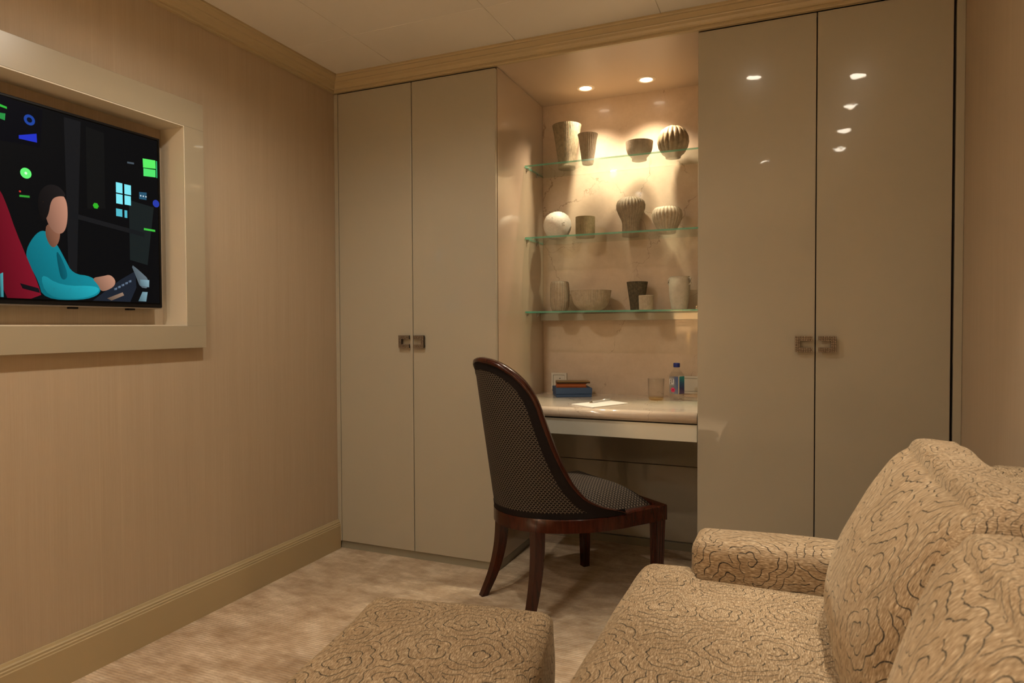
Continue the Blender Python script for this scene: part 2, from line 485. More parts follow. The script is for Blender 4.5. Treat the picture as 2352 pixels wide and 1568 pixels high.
CROWN = [(0, HD), (.016, HD), (.019, HD+.004), (.019, HD+.010), (.026, HD+.012), (.030, HD+.017), (.034, HD+.026), (.042, HD+.032),
         (.044, HD+.036), (.050, HD+.037), (.060, HD+.046), (.064, HD+.050), (.072, HD+.051), (.075, HD+.055), (.075, HC), (0, HC)]
structure(extrude_profile('trim_1', CROWN, YR, 0, 'y', 'trim', (1, -1)), 'cream crown moulding along the wallpaper wall')
structure(extrude_profile('trim_2', CROWN, 0, XW, 'x', 'trim', (1, -1)), 'cream crown moulding above the wardrobes')
t3 = extrude_profile('trim_3', CROWN, YR, 0, 'y', 'trim', (1, -1), sgn=-1); t3.location.x = XW
structure(t3, 'cream crown moulding above the sofa wall')
BASE = [(0, 0), (.017, 0), (.017, .112), (.015, .115), (.015, .121), (.0125, .124), (.0125, .130), (.009, .134), (.006, .141), (0, .141)]
structure(extrude_profile('baseboard_left', BASE, YR, .0, 'y', 'trim'), 'cream moulded baseboard under the television')
b2 = extrude_profile('baseboard_right', BASE, YR, .0, 'y', 'trim', sgn=-1); b2.location.x = XW
structure(b2, 'cream moulded baseboard behind the sofa')
structure(box('baseboard_rear', (0, YR, 0), (XW, YR+.017, .14), 'trim'))

# ------------------------------------------------------------------ wardrobes
def handle(parent, xc, side, zc=1.0116):
    """C-shaped studded pull, open towards the door joint; side=-1 left of the joint"""
    s = .057; t = .0165; d0, d1 = -.021, -.010
    bm = bmesh.new()
    x_out = xc + side*(.010 + s); x_in = xc + side*.010
    def bar(xa, xb, za, zb):
        xa, xb = min(xa, xb), max(xa, xb)
        add_box(bm, (xa, d0+.0025, za), (xb, d1, zb))
        nx = max(1, round((xb-xa)/.0056)); nz = max(1, round((zb-za)/.0056))
        for i in range(nx):
            for k in range(nz):
                cx = xa+(i+.5)*(xb-xa)/nx; cz = za+(k+.5)*(zb-za)/nz
                hx, hz = (xb-xa)/nx*.38, (zb-za)/nz*.38
                if (i+k) % 2: hx *= .75
                else: hz *= .75
                add_box(bm, (cx-hx, d0, cz-hz), (cx+hx, d0+.003, cz+hz))
    bar(x_in, x_out, zc+s/2-t, zc+s/2); bar(x_in, x_out, zc-s/2, zc-s/2+t)
    bar(x_out, x_out-side*t, zc-s/2+t, zc+s/2-t)
    for z in (zc+s/2-t/2, zc-s/2+t/2):
        add_box(bm, (min(x_out, x_out-side*t)+.004, d1, z-.005), (max(x_out, x_out-side*t)-.004, -.0002, z+.005))
    for f in bm.faces: f.material_index = 1 if f.calc_center_median().y > d0+.002 else 0
    h = from_bm('handle', bm, ['nickel', 'dark_nickel'], parent); h['label'] = 'studded C-shaped nickel pull'
    return h
def wardrobe(name, label, xl, xm, xr, fill_l, fill_r, side_y0=.022):
    root = empty(name, ((xl+xr)/2, .3, 0))
    inv = Matrix.Translation(-Vector(root.location))
    kids = []
    def k(o): kids.append(o); return o
    g = .0016
    bm = bmesh.new()
    add_box(bm, (xl+.001, .045, ZK), (xr-.001, YN-.001, HD-.001))
    k(from_bm('body', bm, 'dark_core'))
    # side panels that line the alcove or close the carcass
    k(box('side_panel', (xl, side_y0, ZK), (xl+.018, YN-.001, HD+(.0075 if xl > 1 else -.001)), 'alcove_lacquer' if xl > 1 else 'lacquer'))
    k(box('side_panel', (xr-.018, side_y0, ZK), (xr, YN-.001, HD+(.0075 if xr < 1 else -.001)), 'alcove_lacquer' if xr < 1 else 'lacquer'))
    for n, (a, c, s) in enumerate(((xl+fill_l+(g if not fill_l else .003), xm-g, -1), (xm+g, xr-fill_r-(g if not fill_r else .008), 1))):
        d = box('door', (a, 0, ZK+.001), (c, .02, HD-.003), 'lacquer', None, .0022, 2)
        handle(d, xm, s)
        k(d)
    if fill_l: k(box('filler_strip', (xl, 0, ZK), (xl+fill_l, .022, HD-.001), 'lacquer', None, .001, 1))
    if fill_r: k(box('filler_strip', (xr-fill_r, 0, ZK), (xr, .022, HD-.001), 'lacquer', None, .001, 1))
    k(box('plinth', (xl, .012, 0), (xr, YN-.001, ZK-.001), 'plinth'))
    for o in kids:
        o.parent = root; o.matrix_parent_inverse = inv
    return root
wl = wardrobe('wardrobe', '', 0.0005, X1, X2, X0-.0015, 0)
tag(wl, 'tall greige lacquer wardrobe in the corner by the television wall', 'wardrobe')
wr = wardrobe('wardrobe', '', X3, X4, XW-.0005, 0, XW-X5-.003)
tag(wr, 'tall greige lacquer wardrobe behind the sofa reflecting the ceiling lamps', 'wardrobe')

# ------------------------------------------------------------------ alcove
structure(box('wall_alcove', (X2+.0005, YN, .74), (X3-.0005, YN+.028, HD+.012), 'marble'), 'veined cream marble back of the alcove')
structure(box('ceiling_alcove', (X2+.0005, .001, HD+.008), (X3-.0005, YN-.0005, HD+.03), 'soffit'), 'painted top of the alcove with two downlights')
lower = tag(empty('modesty_panel', ((X2+X3)/2, YN+.01, 0)), 'greige lacquer back panel with a horizontal joint under the desk', 'panel')
for a, c in ((ZK+.002, .4035), (.4065, .735)):
    o = box('panel', (X2+.0005, YN, a), (X3-.0005, YN+.02, c), 'lacquer', None, .001, 1)
    o.parent = lower; o.matrix_parent_inverse = Matrix.Translation(-Vector(lower.location))
o = box('plinth', (X2+.0005, YN-.012, 0), (X3-.0005, YN+.02, ZK), 'plinth'); o.parent = lower; o.matrix_parent_inverse = Matrix.Translation(-Vector(lower.location))
rail = box('shelf_rail', (X2+.0005, YN-.046, 1.108), (X3-.0005, YN-.0005, 1.1435), 'lacquer', None, .0015, 1)
tag(rail, 'slim greige rail under the lowest glass shelf', 'rail')

# desk
DZ = .740
def desktop():
    rows = []
    T = .044; r = T/2
    pr = [(YN-.0005, DZ), (.03, DZ)]
    for i in range(13):
        a = math.pi/2 + math.pi*i/12
        pr.append((.024 + .024*math.cos(a), DZ - r + r*math.sin(a)))
    pr += [(.03, DZ-T), (YN-.0005, DZ-T)]
    rows = [[(x, y, z) for y, z in pr] for x in (X2+.0008, X3-.0008)]
    o = grid_mesh('desktop', rows, 'marble_top', None, closed_u=True, caps=True, smooth=False)
    bm = bmesh.new(); bm.from_mesh(o.data); bmesh.ops.recalc_face_normals(bm, faces=bm.faces[:]); bm.to_mesh(o.data); bm.free()
    for p in o.data.polygons:
        if abs(p.normal.y) > .01 and len(p.vertices) == 4 and p.center.y < .1: p.use_smooth = True
    return o
DK = tag(empty('built_in_desk', ((X2+X3)/2, .3, DZ-.1)), 'built-in desk with polished cream marble top and slim champagne drawer', 'desk')
invd = Matrix.Translation(-Vector(DK.location))
o = desktop(); o.parent = DK; o.matrix_parent_inverse = invd
dr = box('drawer', (X2+.012, .0405, .634), (X3-.012, .50, DZ-.052), 'dark_core', DK); dr.matrix_parent_inverse = invd
box('drawer_front', (X2+.002, .022, .624), (X3-.002, .040, DZ-.0485), 'satin_metal_front', dr, .001, 1)

# glass shelves
SHZ = (1.8505, 1.5075, 1.1520)
SY0 = .335
names = ('highest glass shelf holding the tall flared vase', 'middle glass shelf holding the round white jar', 'lowest glass shelf resting on the greige rail')
for z, lb in zip(SHZ, names):
    bm = bmesh.new(); add_box(bm, (X2+.003, SY0, z-.008), (X3-.003, YN-.002, z))
    bm.faces.ensure_lookup_table()
    for f in bm.faces:
        f.normal_update(); f.material_index = 0 if abs(f.normal.z) > .5 or f.normal.y > .5 else 1
    sh = from_bm('glass_shelf', bm, ['glass', 'glass_edge'])
    tag(sh, lb, 'shelf', 'glass shelves in the alcove')
    for xs, sg in ((X2, 1), (X3, -1)):
        for y in (SY0+.028, SY0+.165):
            bm = bmesh.new()
            add_box(bm, (min(xs+sg*.0003, xs+sg*.012), y-.006, z-.011), (max(xs+sg*.0003, xs+sg*.012), y+.006, z-.0082))
            add_box(bm, (min(xs+sg*.0003, xs+sg*.004), y-.0045, z-.024), (max(xs+sg*.0003, xs+sg*.004), y+.0045, z-.011))
            add_box(bm, (min(xs+sg*.004, xs+sg*.010), y-.0035, z-.020), (max(xs+sg*.004, xs+sg*.010), y+.0035, z-.013))
            from_bm('shelf_pin', bm, 'steel', sh)

# ------------------------------------------------------------------ ceramics
def flute(k, amp, sharp=1.0):
    f = lambda t: -amp*abs(math.cos(k*t/2))**sharp
    f.k = k; return f
def lobes(k, amp):
    f = lambda t: amp*(abs(math.sin(k*t/2))**.6 - 1)
    f.k = k; return f
def pot(name, label, cat, loc, prof, mat, rib=None, n=96, inside=None, wall=.005):
    root = empty(name, loc)
    if rib: n = rib.k*8
    outer = [(.001, .0012, 0)] + prof
    o = lathe('body', outer, mat, root, n, rib, cap=False)
    top_r, top_z = prof[-1][0], prof[-1][1]
    # inside surface back down
    ins = [(top_r, top_z, prof[-1][2] if len(prof[-1]) > 2 else 1), (top_r-wall*.6, top_z+.0008, 0), (top_r-wall, top_z-.002, 0)]
    for q in reversed(prof[1:-1]):
        if q[1] > .012: ins.append((max(.004, q[0]-wall-.006), q[1]-.001, 0))
    ins.append((.001, max(.012, prof[1][1]+.008), 0))
    lathe('interior', ins, inside or mat, root, n, rib, cap=False)
    tag(root, label, cat, 'stoneware on the glass shelves')
    return root
def P(prof): return prof
z1, z2, z3 = [z+.0003 for z in SHZ]
pot('flared_vase', 'tall mottled olive vase that flares towards its rim', 'vase', (1.021, .487, z1),
    [(.042, .0, 0), (.0425, .012, .3), (.041, .02, 1), (.049, .07, 1), (.057, .13, 1), (.067, .19, 1), (.0712, .208, .4), (.0715, .212, 0)], 'cer_olive', flute(56, .03))
pot('fluted_tumbler', 'small tapered taupe fluted cup beside the tall flared vase', 'cup', (1.14, .442, z1),
    [(.025, 0, 0), (.0265, .004, 0), (.028, .012, 1), (.035, .06, 1), (.043, .12, 1), (.0475, .138, 1), (.0485, .143, 0)], 'cer_taupe', flute(28, .06))
pot('footed_bowl', 'small taupe fluted bowl on a narrow foot on the highest shelf', 'bowl', (1.382, .465, z1),
    [(.0345, 0, 0), (.034, .012, 0), (.040, .018, .5), (.054, .034, 1), (.060, .052, 1), (.0625, .076, 1), (.0635, .086, 0)], 'cer_taupe', flute(56, .02))
pot('ribbed_globe_vase', 'round brown glazed globe vase with vertical lobes and tiny neck', 'vase', (1.535, .482, z1),
    [(.034, 0, 0), (.035, .008, .2), (.052, .022, .7), (.066, .046, 1), (.0715, .072, 1), (.069, .098, 1), (.056, .126, .9), (.035, .140, .6), (.021, .1425, 0), (.021, .146, 0)], 'cer_brown_glaze', lobes(18, .12), 144, 'inside')
E_ = pot('moon_jar', 'round white stoneware jar with small raised bead clusters', 'jar', (.978, .465, z2),
    [(.036, 0, 0), (.040, .004, 0), (.056, .022, 0), (.066, .045, 0), (.069, .066, 0), (.066, .089, 0), (.054, .112, 0), (.036, .126, 0), (.024, .129, 0), (.0235, .132, 0)], 'cer_white', None, 64, 'inside')
random.seed(4)
for (ang, zz) in ((-118, .096), (-95, .096), (-48, .068)):
    for k in range(7 if ang != -95 else 1):
        a = math.radians(ang + random.uniform(-9, 9)*(ang != -95)); z = zz + random.uniform(-.009, .009)*(ang != -95)
        rr = math.sqrt(max(1e-5, .069**2 - ((z-.066)*1.05)**2))
        bm = bmesh.new(); bmesh.ops.create_icosphere(bm, subdivisions=1, radius=.0024)
        for v in bm.verts: v.co += Vector((rr*math.cos(a), rr*math.sin(a), z))
        from_bm('bead', bm, 'cer_white' if ang != -95 else 'inside', E_, True)
pot('straight_cup', 'straight mustard-brown fluted cup beside the round white jar', 'cup', (1.117, .476, z2),
    [(.044, 0, 0), (.046, .004, .5), (.0465, .02, 1), (.047, .09, 1), (.047, .097, .6), (.047, .1, 0)], 'cer_mustard', flute(48, .025))
pot('mushroom_vase', 'grey-brown ribbed vase swelling to a mushroom top above a narrow stem', 'vase', (1.328, .527, z2),
    [(.041, 0, .6), (.041, .02, 1), (.041, .065, 1), (.046, .082, 1), (.059, .108, 1), (.0685, .132, 1), (.0695, .150, 1), (.064, .168, 1), (.051, .180, 1), (.040, .184, 1), (.038, .1855, .5)], 'cer_grey', lobes(26, .07), 156, 'inside')
pot('lobed_bowl', 'stone-grey lobed bowl with scalloped rim beside the mushroom vase', 'bowl', (1.506, .489, z2),
    [(.040, 0, .2), (.041, .01, .6), (.054, .036, 1), (.067, .064, 1), (.0705, .086, 1), (.066, .106, 1), (.056, .117, 1), (.050, .119, .8)], 'cer_stone', lobes(24, .085), 144, 'inside')
pot('striped_jar', 'cylindrical ribbed jar with rounded base beside the wide bowl', 'jar', (.991, .46, z3),
    [(.034, 0, .5), (.040, .008, 1), (.046, .026, 1), (.048, .05, 1), (.048, .11, 1), (.046, .135, 1), (.043, .143, .8), (.041, .145, .5)], 'cer_taupe', lobes(20, .075), 120, 'inside')
pot('wide_bowl', 'wide stone-grey bowl with fine vertical fluting on the lowest shelf', 'bowl', (1.15, .46, z3),
    [(.045, 0, 0), (.046, .004, 0), (.064, .012, .6), (.080, .030, 1), (.090, .056, 1), (.095, .085, 1), (.097, .096, .5), (.0975, .098, 0)], 'cer_stone', flute(72, .022), 144)
pot('dark_beaker', 'dark pitted tapered beaker standing behind the small pale cup', 'beaker', (1.362, .515, z3),
    [(.031, 0, 0), (.032, .004, .6), (.036, .04, 1), (.043, .09, 1), (.049, .13, 1), (.050, .137, .3)], 'cer_black', flute(34, .05), 136, 'inside')
pot('small_cup', 'small pale fluted cup in front of the dark beaker', 'cup', (1.423, .42, z3),
    [(.030, 0, 0), (.032, .003, .6), (.0325, .02, 1), (.034, .062, 1), (.034, .067, .2)], 'cer_stone', flute(36, .04))
jr = pot('lugged_jar', 'pale matt jar with two small lug handles at the rim', 'jar', (1.568, .46, z3),
    [(.034, 0, 0), (.036, .006, 0), (.042, .04, 0), (.047, .085, 0), (.0475, .115, 0), (.045, .136, 0), (.0435, .146, 0), (.0445, .151, 0)], 'cer_pale', None, 64, 'inside')
for sg, a in ((1, -18), (-1, 162)):
    a = math.radians(a); dx, dy = math.cos(a), math.sin(a)
    pts = [(dx*r, dy*r, z) for r, z in ((.043, .143), (.052, .144), (.0545, .138), (.0545, .122), (.052, .116), (.046, .115))]
    tube('lug_handle', pts, .0032, 'cer_pale', jr, 6)

# ------------------------------------------------------------------ downlights
def downlight(loc, label, group, power, ang, blend, r=.033, size=.02, col=LAMP_COL, lens='lens'):
    t = tag(empty('downlight', loc), label, 'downlight', group)
    prof = [(r, .0), (r+.002, -.004), (r+.008, -.0045), (r+.0145, -.002), (r+.0155, .0)]
    lathe('trim_ring', [(a, z) for a, z in prof], 'lamp_ring', t, 40, cap=False)
    lathe('lamp_lens', [(.0005, -.0065), (r*.6, -.0055), (r*.9, -.0025), (r*.99, -.001)], lens, t, 40, cap=False)
    ld = bpy.data.lights.new('lamp', 'SPOT'); ld.energy = power; ld.color = col
    ld.spot_size = math.radians(ang); ld.spot_blend = blend; ld.shadow_soft_size = size
    lo = bpy.data.objects.new('lamp', ld); COL.objects.link(lo); lo.parent = t; lo.location = (0, 0, -.03)
    return t
for x, y, nm in ((1.136, .421, 'white jar'), (1.422, .426, 'mushroom vase')):
    downlight((x, y, HD+.008), 'small recessed downlight in the alcove above the ' + nm, 'alcove downlights', NICHE_W, 112, 1.0, r=.028, col=(1.0, .80, .58))
for x, y, l, k, cone in ((2.329, -.923, 'the sofa arm', 6.5, 46), (2.330, -1.386, 'the sofa back', 4.6, 46), (2.334, -1.859, 'the sofa', 3.6, 46), (2.336, -2.326, 'the near end of the sofa', 2.4, 46),
                (1.869, -.754, 'the gap between desk chair and sofa', 6.5, 42), (1.861, -2.499, 'the open carpet', .8, 60),
                (.80, -1.10, 'the carpet by the television, added for fill', 4.2, 164), (.80, -2.05, 'the far side of the television, added for fill', 3.2, 164), (.80, -3.0, 'the carpet past the television, added for fill', 4, 160),  # this left row, on to the rear, is unseen and added as fill light
                (.80, -4.0, 'the middle of the room behind, added for fill', 4, 160), (.80, -5.0, 'the end of the room behind, added for fill', 4, 160)):
    downlight((x, y, HC), 'round recessed ceiling downlight over ' + l, 'ceiling downlights', SPOT_W*k, cone, .75 if cone < 100 else .75, .034, .03, lens='lens_bright')

# standing lamp added out of view behind the viewpoint as room fill
fl = tag(empty('added_fill_lamp', (.95, -4.1, 0)), 'brass floor lamp with a cream cloth drum shade added out of view to fill the room', 'lamp')
lathe('base', [(.001, .0), (.14, .0), (.14, .012), (.10, .020), (.012, .026)], 'gilt', fl, 40, cap=False)
tube('pole', [(0, 0, .02), (0, 0, 1.08)], .010, 'gilt', fl, 12)
mm, ntm, bm_ = newmat('cream_lamp_cloth', (.85, .78, .66), .8); MAT['shade'] = mm
tr = ntm.nodes.new('ShaderNodeBsdfTranslucent'); tr.inputs[0].default_value = (.8, .66, .48, 1)
mxs = ntm.nodes.new('ShaderNodeMixShader'); mxs.inputs[0].default_value = .55
ntm.links.new(bm_.outputs[0], mxs.inputs[1]); ntm.links.new(tr.outputs[0], mxs.inputs[2])
ntm.links.new(mxs.outputs[0], ntm.nodes['Material Output'].inputs[0])
lathe('lamp_shade', [(.15, 1.00), (.135, 1.30), (.134, 1.30), (.149, 1.00)], 'shade', fl, 48, cap=False)
lathe('shade_diffuser', [(.001, 1.297), (.1335, 1.297)], 'shade', fl, 48, cap=False)
pdl = bpy.data.lights.new('fill_bulb', 'POINT'); pdl.energy = 640; pdl.color = LAMP_COL; pdl.shadow_soft_size = .05
plo = bpy.data.objects.new('fill_bulb', pdl); COL.objects.link(plo); plo.parent = fl; plo.location = (0, 0, 1.15)

# ------------------------------------------------------------------ television and its frame
fr = tag(empty('wall_box_surround', (0, (OY0+OY1)/2, OZ0-.08)), 'cream box frame around the wall recess of the television', 'surround')
def fpart(name, a, c, mat='lacquer', bev=.0005):
    o = box(name, a, c, mat, None, bev, 1); o.parent = fr; o.matrix_parent_inverse = Matrix.Translation(-Vector(fr.location))
    return o
FX = .032; BW = .082
m2, nt2, b2_ = newmat('cream_satin_frame', (.36, .31, .22), .3, Coat_Weight=.3); MAT['frame'] = m2
m3, nt3, b3_ = newmat('cream_reveal', (.62, .55, .43), .4); MAT['reveal'] = m3
def frame_front():
    y0, y1, z0, z1_ = OY0-BW, OY1+BW, OZ0-.080, OZ1+.096
    fpart('top_board', (.0005, y0, OZ1), (FX, y1, z1_), 'frame'); fpart('bottom_board', (.0005, y0, z0), (FX, y1, OZ0), 'frame')
    fpart('side_board', (.0005, y0, OZ0+.0001), (FX, OY0, OZ1-.0001), 'frame'); fpart('side_board', (.0005, OY1, OZ0+.0001), (FX, y1, OZ1-.0001), 'frame')
    t = .004
    fpart('reveal', (-.0845, OY1-t, OZ0+t), (FX-.001, OY1-.0003, OZ1-t), 'reveal', 0); fpart('reveal', (-.0845, OY0+.0003, OZ0+t), (FX-.001, OY0+t, OZ1-t), 'reveal', 0)
    fpart('reveal', (-.0845, OY0+.0003, OZ1-t), (FX-.001, OY1-.0003, OZ1-.0003), 'reveal', 0); fpart('reveal', (-.0845, OY0+.0003, OZ0+.0003), (FX-.001, OY1-.0003, OZ0+t), 'reveal', 0)
frame_front()
TX = -.03
tv = tag(empty('television', (TX, -1.465, 1.147)), 'flat black television showing a dark scene with glowing panels', 'television')
def tpart(o): o.parent = tv; o.matrix_parent_inverse = Matrix.Translation(-Vector(tv.location)); return o
TY0, TY1, TZ0, TZ1 = -1.995, -.932, 1.152, 1.750
tpart(box('casing', (TX-.05, TY0, TZ0), (TX-.001, TY1, TZ1), 'tv_black', None, .003, 2))
tpart(box('silver_edge', (TX-.03, TY0+.002, TZ0-.0045), (TX-.002, TY1-.002, TZ0-.0003), 'tv_silver', None, .001, 1))
for y in (-1.24, -1.045):
    tpart(box('mount_foot', (TX-.028, y-.012, TZ0-.011), (TX-.008, y+.012, TZ0-.0048), 'tv_black', None, .001, 1))
tpart(box('wall_mount', (-.0848, -1.7, 1.3), (TX-.0502, -1.2, 1.6), 'tv_black'))
tpart(box('screen', (TX-.0009, TY0+.010, TZ0+.012), (TX+.0004, TY1-.009, TZ1-.008), 'screen'))
def picture():
    """a generic dark control-room still: plain faceless seated figure, panels and lights"""
    verts, faces, cols = [], [], []
    def poly(pts, col, lay):
        b0 = len(verts)
        for y, z in pts: verts.append((TX+.0006+lay*.00012, y, z))
        faces.append(list(range(b0, b0+len(pts))))
        y0, y1 = min(p[0] for p in pts), max(p[0] for p in pts); q0, q1 = min(p[1] for p in pts), max(p[1] for p in pts)
        def sh(p):                       # plain soft modelling of the pictured shapes
            if lay < 4: return 1.0
            return .45 + .65*(p[0]-y0)/(y1-y0+1e-6) + .35*(p[1]-q0)/(q1-q0+1e-6)
        cols.append([tuple(c*sh(p) for c in col) for p in pts])
    def circ(y, z, r, col, lay, n=20): poly([(y+r*math.cos(2*math.pi*i/n), z+r*math.sin(2*math.pi*i/n)) for i in range(n)], col, lay)
    def smooth(pts, it=2):
        for _ in range(it):
            q = []
            for i in range(len(pts)):
                a, c = pts[i], pts[(i+1) % len(pts)]
                q += [(a[0]*.75+c[0]*.25, a[1]*.75+c[1]*.25), (a[0]*.25+c[0]*.75, a[1]*.25+c[1]*.75)]
            pts = q
        return pts
    BG = (.0035, .0035, .004)
    poly([(-1.98, 1.168), (-.945, 1.168), (-.945, 1.738), (-1.98, 1.738)], BG, 0)
    poly([(-1.268, 1.73), (-1.216, 1.73), (-1.24, 1.18), (-1.262, 1.18)], (.009, .009, .010), 1)
    poly([(-1.20, 1.72), (-1.14, 1.715), (-1.14, 1.47), (-1.20, 1.46)], (.006, .006, .006), 1)
    poly([(-1.444, 1.74), (-1.33, 1.732), (-1.339, 1.619), (-1.447, 1.613)], (.002, .002, .004), 1)
    poly([(-1.056, 1.513), (-.962, 1.503), (-.99, 1.299), (-1.056, 1.311)], (.010, .014, .014), 1)
    poly([(-1.25, 1.44), (-1.0, 1.41), (-1.0, 1.395), (-1.25, 1.425)], (.010, .010, .011), 1)
    # glowing panels
    for r in ((-1.102, -1.079, 1.53, 1.564), (-1.072, -1.048, 1.53, 1.563), (-1.102, -1.079, 1.494, 1.526), (-1.072, -1.049, 1.495, 1.526), (-1.103, -1.081, 1.452, 1.477), (-1.073, -1.063, 1.451, 1.476)):
        poly([(r[0], r[2]), (r[1], r[2]), (r[1], r[3]), (r[0], r[3])], (.20, .75, .85) if r[2] > 1.48 else (.08, .45, .55), 2)
    poly([(-1.002, 1.665), (-.953, 1.669), (-.952, 1.64), (-1.001, 1.634)], (.10, .80, .12), 2)
    poly([(-1.0, 1.632), (-.953, 1.636), (-.953, 1.61), (-1.0, 1.605)], (.08, .72, .14), 2)
    poly([(-.950, 1.668), (-.946, 1.668), (-.946, 1.609), (-.950, 1.609)], (.03, .45, .16), 2)
    poly([(-1.002, 1.426), (-.958, 1.425), (-.958, 1.418), (-1.002, 1.419)], (.05, .5, .05), 2)
    poly([(-1.398, 1.640), (-1.349, 1.657), (-1.348, 1.631), (-1.398, 1.630)], (.015, .03, .5), 2)
    poly([(-1.018, 1.547), (-.989, 1.55), (-.99, 1.524), (-1.018, 1.523)], (.02, .08, .14), 2)
    for k in range(3): circ(-1.012+.010*k, 1.535, .0028, (.55, .65, .7), 3, 8)
    circ(-.953, 1.518, .013, (.02, .04, .35), 2)
    circ(-1.381, 1.534, .0155, (.12, .85, .16), 2); circ(-1.381, 1.534, .004, (.6, .95, .6), 3)
    circ(-1.368, 1.692, .0155, (.012, .05, .30), 2); circ(-1.368, 1.692, .0075, (.002, .004, .012), 3)
    circ(-1.172, 1.474, .010, (.03, .42, .02), 2, 6)
    poly([(-1.447, 1.715), (-1.428, 1.712), (-1.428, 1.706), (-1.447, 1.708)], (.03, .45, .04), 2)
    poly([(-1.447, 1.69), (-1.432, 1.692), (-1.434, 1.672), (-1.447, 1.674)], (.02, .25, .05), 2)
    poly([(-1.40, 1.468), (-1.372, 1.470), (-1.372, 1.464), (-1.40, 1.462)], (.03, .3, .03), 2)
    circ(-1.398, 1.478, .003, (.5, .03, .02), 2, 8)
    poly([(-1.060, 1.641), (-1.035, 1.643), (-1.035, 1.637), (-1.060, 1.635)], (.06, .08, .10), 2)
    # plain generic seated figure in a teal top, no features
    teal = [(-1.387, 1.31), (-1.355, 1.366), (-1.326, 1.376), (-1.293, 1.331), (-1.274, 1.295), (-1.251, 1.25), (-1.191, 1.247), (-1.163, 1.22), (-1.163, 1.189), (-1.221, 1.168), (-1.34, 1.168), (-1.354, 1.224), (-1.381, 1.274)]
    poly(smooth(teal), (.006, .19, .24), 4)
    poly(smooth([(-1.35, 1.25), (-1.29, 1.21), (-1.17, 1.218), (-1.165, 1.195), (-1.225, 1.172), (-1.33, 1.172)]), (.012, .28, .34), 5)
    poly(smooth([(-1.30, 1.32), (-1.285, 1.30), (-1.262, 1.24), (-1.285, 1.225), (-1.295, 1.27)]), (.003, .09, .12), 5)
    poly(smooth([(-1.325, 1.40), (-1.285, 1.385), (-1.29, 1.34), (-1.312, 1.32), (-1.332, 1.36)]), (.20, .085, .05), 5)
    poly(smooth([(-1.332, 1.44), (-1.318, 1.485), (-1.284, 1.496), (-1.264, 1.475), (-1.262, 1.42), (-1.272, 1.376), (-1.296, 1.366), (-1.322, 1.39)]), (.36, .17, .11), 6)
    poly(smooth([(-1.350, 1.43), (-1.349, 1.48), (-1.324, 1.514), (-1.287, 1.516), (-1.262, 1.486), (-1.292, 1.484), (-1.312, 1.468), (-1.320, 1.42), (-1.338, 1.395)]), (.010, .008, .008), 7)
    poly(smooth([(-1.191, 1.241), (-1.154, 1.249), (-1.128, 1.257), (-1.108, 1.238), (-1.116, 1.215), (-1.159, 1.196), (-1.169, 1.22)]), (.34, .17, .11), 6)
    # red sleeve of someone standing at the picture's edge
    poly(smooth([(-1.47, 1.49), (-1.45, 1.472), (-1.432, 1.426), (-1.413, 1.364), (-1.381, 1.281), (-1.355, 1.217), (-1.343, 1.168), (-1.47, 1.168)], 1), (.17, .006, .016), 8)
    poly([(-1.404, 1.212), (-1.353, 1.200), (-1.349, 1.186), (-1.397, 1.197)], (.006, .006, .008), 9)
    poly(smooth([(-1.70, 1.50), (-1.62, 1.60), (-1.52, 1.57), (-1.46, 1.46), (-1.45, 1.30), (-1.455, 1.168), (-1.70, 1.168), (-1.73, 1.33)], 1), (.10, .005, .012), 8)
    poly([(-1.456, 1.235), (-1.448, 1.24), (-1.448, 1.17), (-1.456, 1.17)], (.05, .25, .28), 9)
    # console
    poly([(-1.188, 1.169), (-1.093, 1.241), (-1.038, 1.274), (-1.034, 1.219), (-1.058, 1.169)], (.012, .016, .025), 3)
    for k in range(5): poly([(-1.115+.013*k, 1.212+.007*k), (-1.105+.013*k, 1.215+.007*k), (-1.105+.013*k, 1.208+.007*k), (-1.115+.013*k, 1.205+.007*k)], (.10, .14, .2), 4)
    poly([(-1.14, 1.178), (-1.085, 1.2), (-1.08, 1.19), (-1.125, 1.171)], (.20, .13, .09), 4)
    poly(smooth([(-1.054, 1.298), (-1.024, 1.279), (-.985, 1.248), (-.99, 1.217), (-1.02, 1.22), (-1.034, 1.253)], 1), (.10, .13, .15), 4)
    poly([(-1.02, 1.247), (-.985, 1.247), (-.986, 1.222), (-1.02, 1.226)], (.16, .26, .30), 5)
    poly([(-1.012, 1.205), (-.992, 1.205), (-.998, 1.172), (-1.028, 1.172)], (.14, .24, .28), 5)
    me = bpy.data.meshes.new('screen_picture'); me.from_pydata(verts, [], faces)
    at = me.color_attributes.new('Col', 'FLOAT_COLOR', 'CORNER'); i = 0
    for f, c in zip(faces, cols):
        for cc in c: at.data[i].color = (*cc, 1); i += 1
    o = link('screen_picture', me, 'picture'); o['label'] = 'lit picture of a dark control room'
    tpart(o)
picture()

# ------------------------------------------------------------------ things on the desk
def placed(root, objs):
    for o in objs: o.parent = root
ZD = DZ + .0004
bk = tag(empty('gift_box', (1.055, .452, ZD), math.radians(26)), 'navy blue lidded box on the desk under the orange book', 'box')
box('tray', (-.085, -.072, 0), (.085, .072, .014), 'blue_cloth', bk, .001, 1)
box('lid', (-.087, -.074, .0148), (.087, .074, .044), 'blue_cloth', bk, .002, 2)
ob = tag(empty('book', (1.050, .452, ZD+.0444), math.radians(22)), 'burnt orange leather notebook on top of the navy box', 'book')
box('cover', (-.073, -.052, 0), (.073, .052, .0035), 'orange_leather', ob, .001, 1)
box('pages', (-.071, -.050, .0037), (.069, .050, .0165), 'orange_leather', ob, .001, 1)
box('cover', (-.073, -.052, .0167), (.073, .052, .020), 'orange_leather', ob, .001, 1)
gb = tag(empty('folder', (1.060, .448, ZD+.0650), math.radians(22)), 'slim black folder with a gilt top lying on the orange notebook', 'folder')
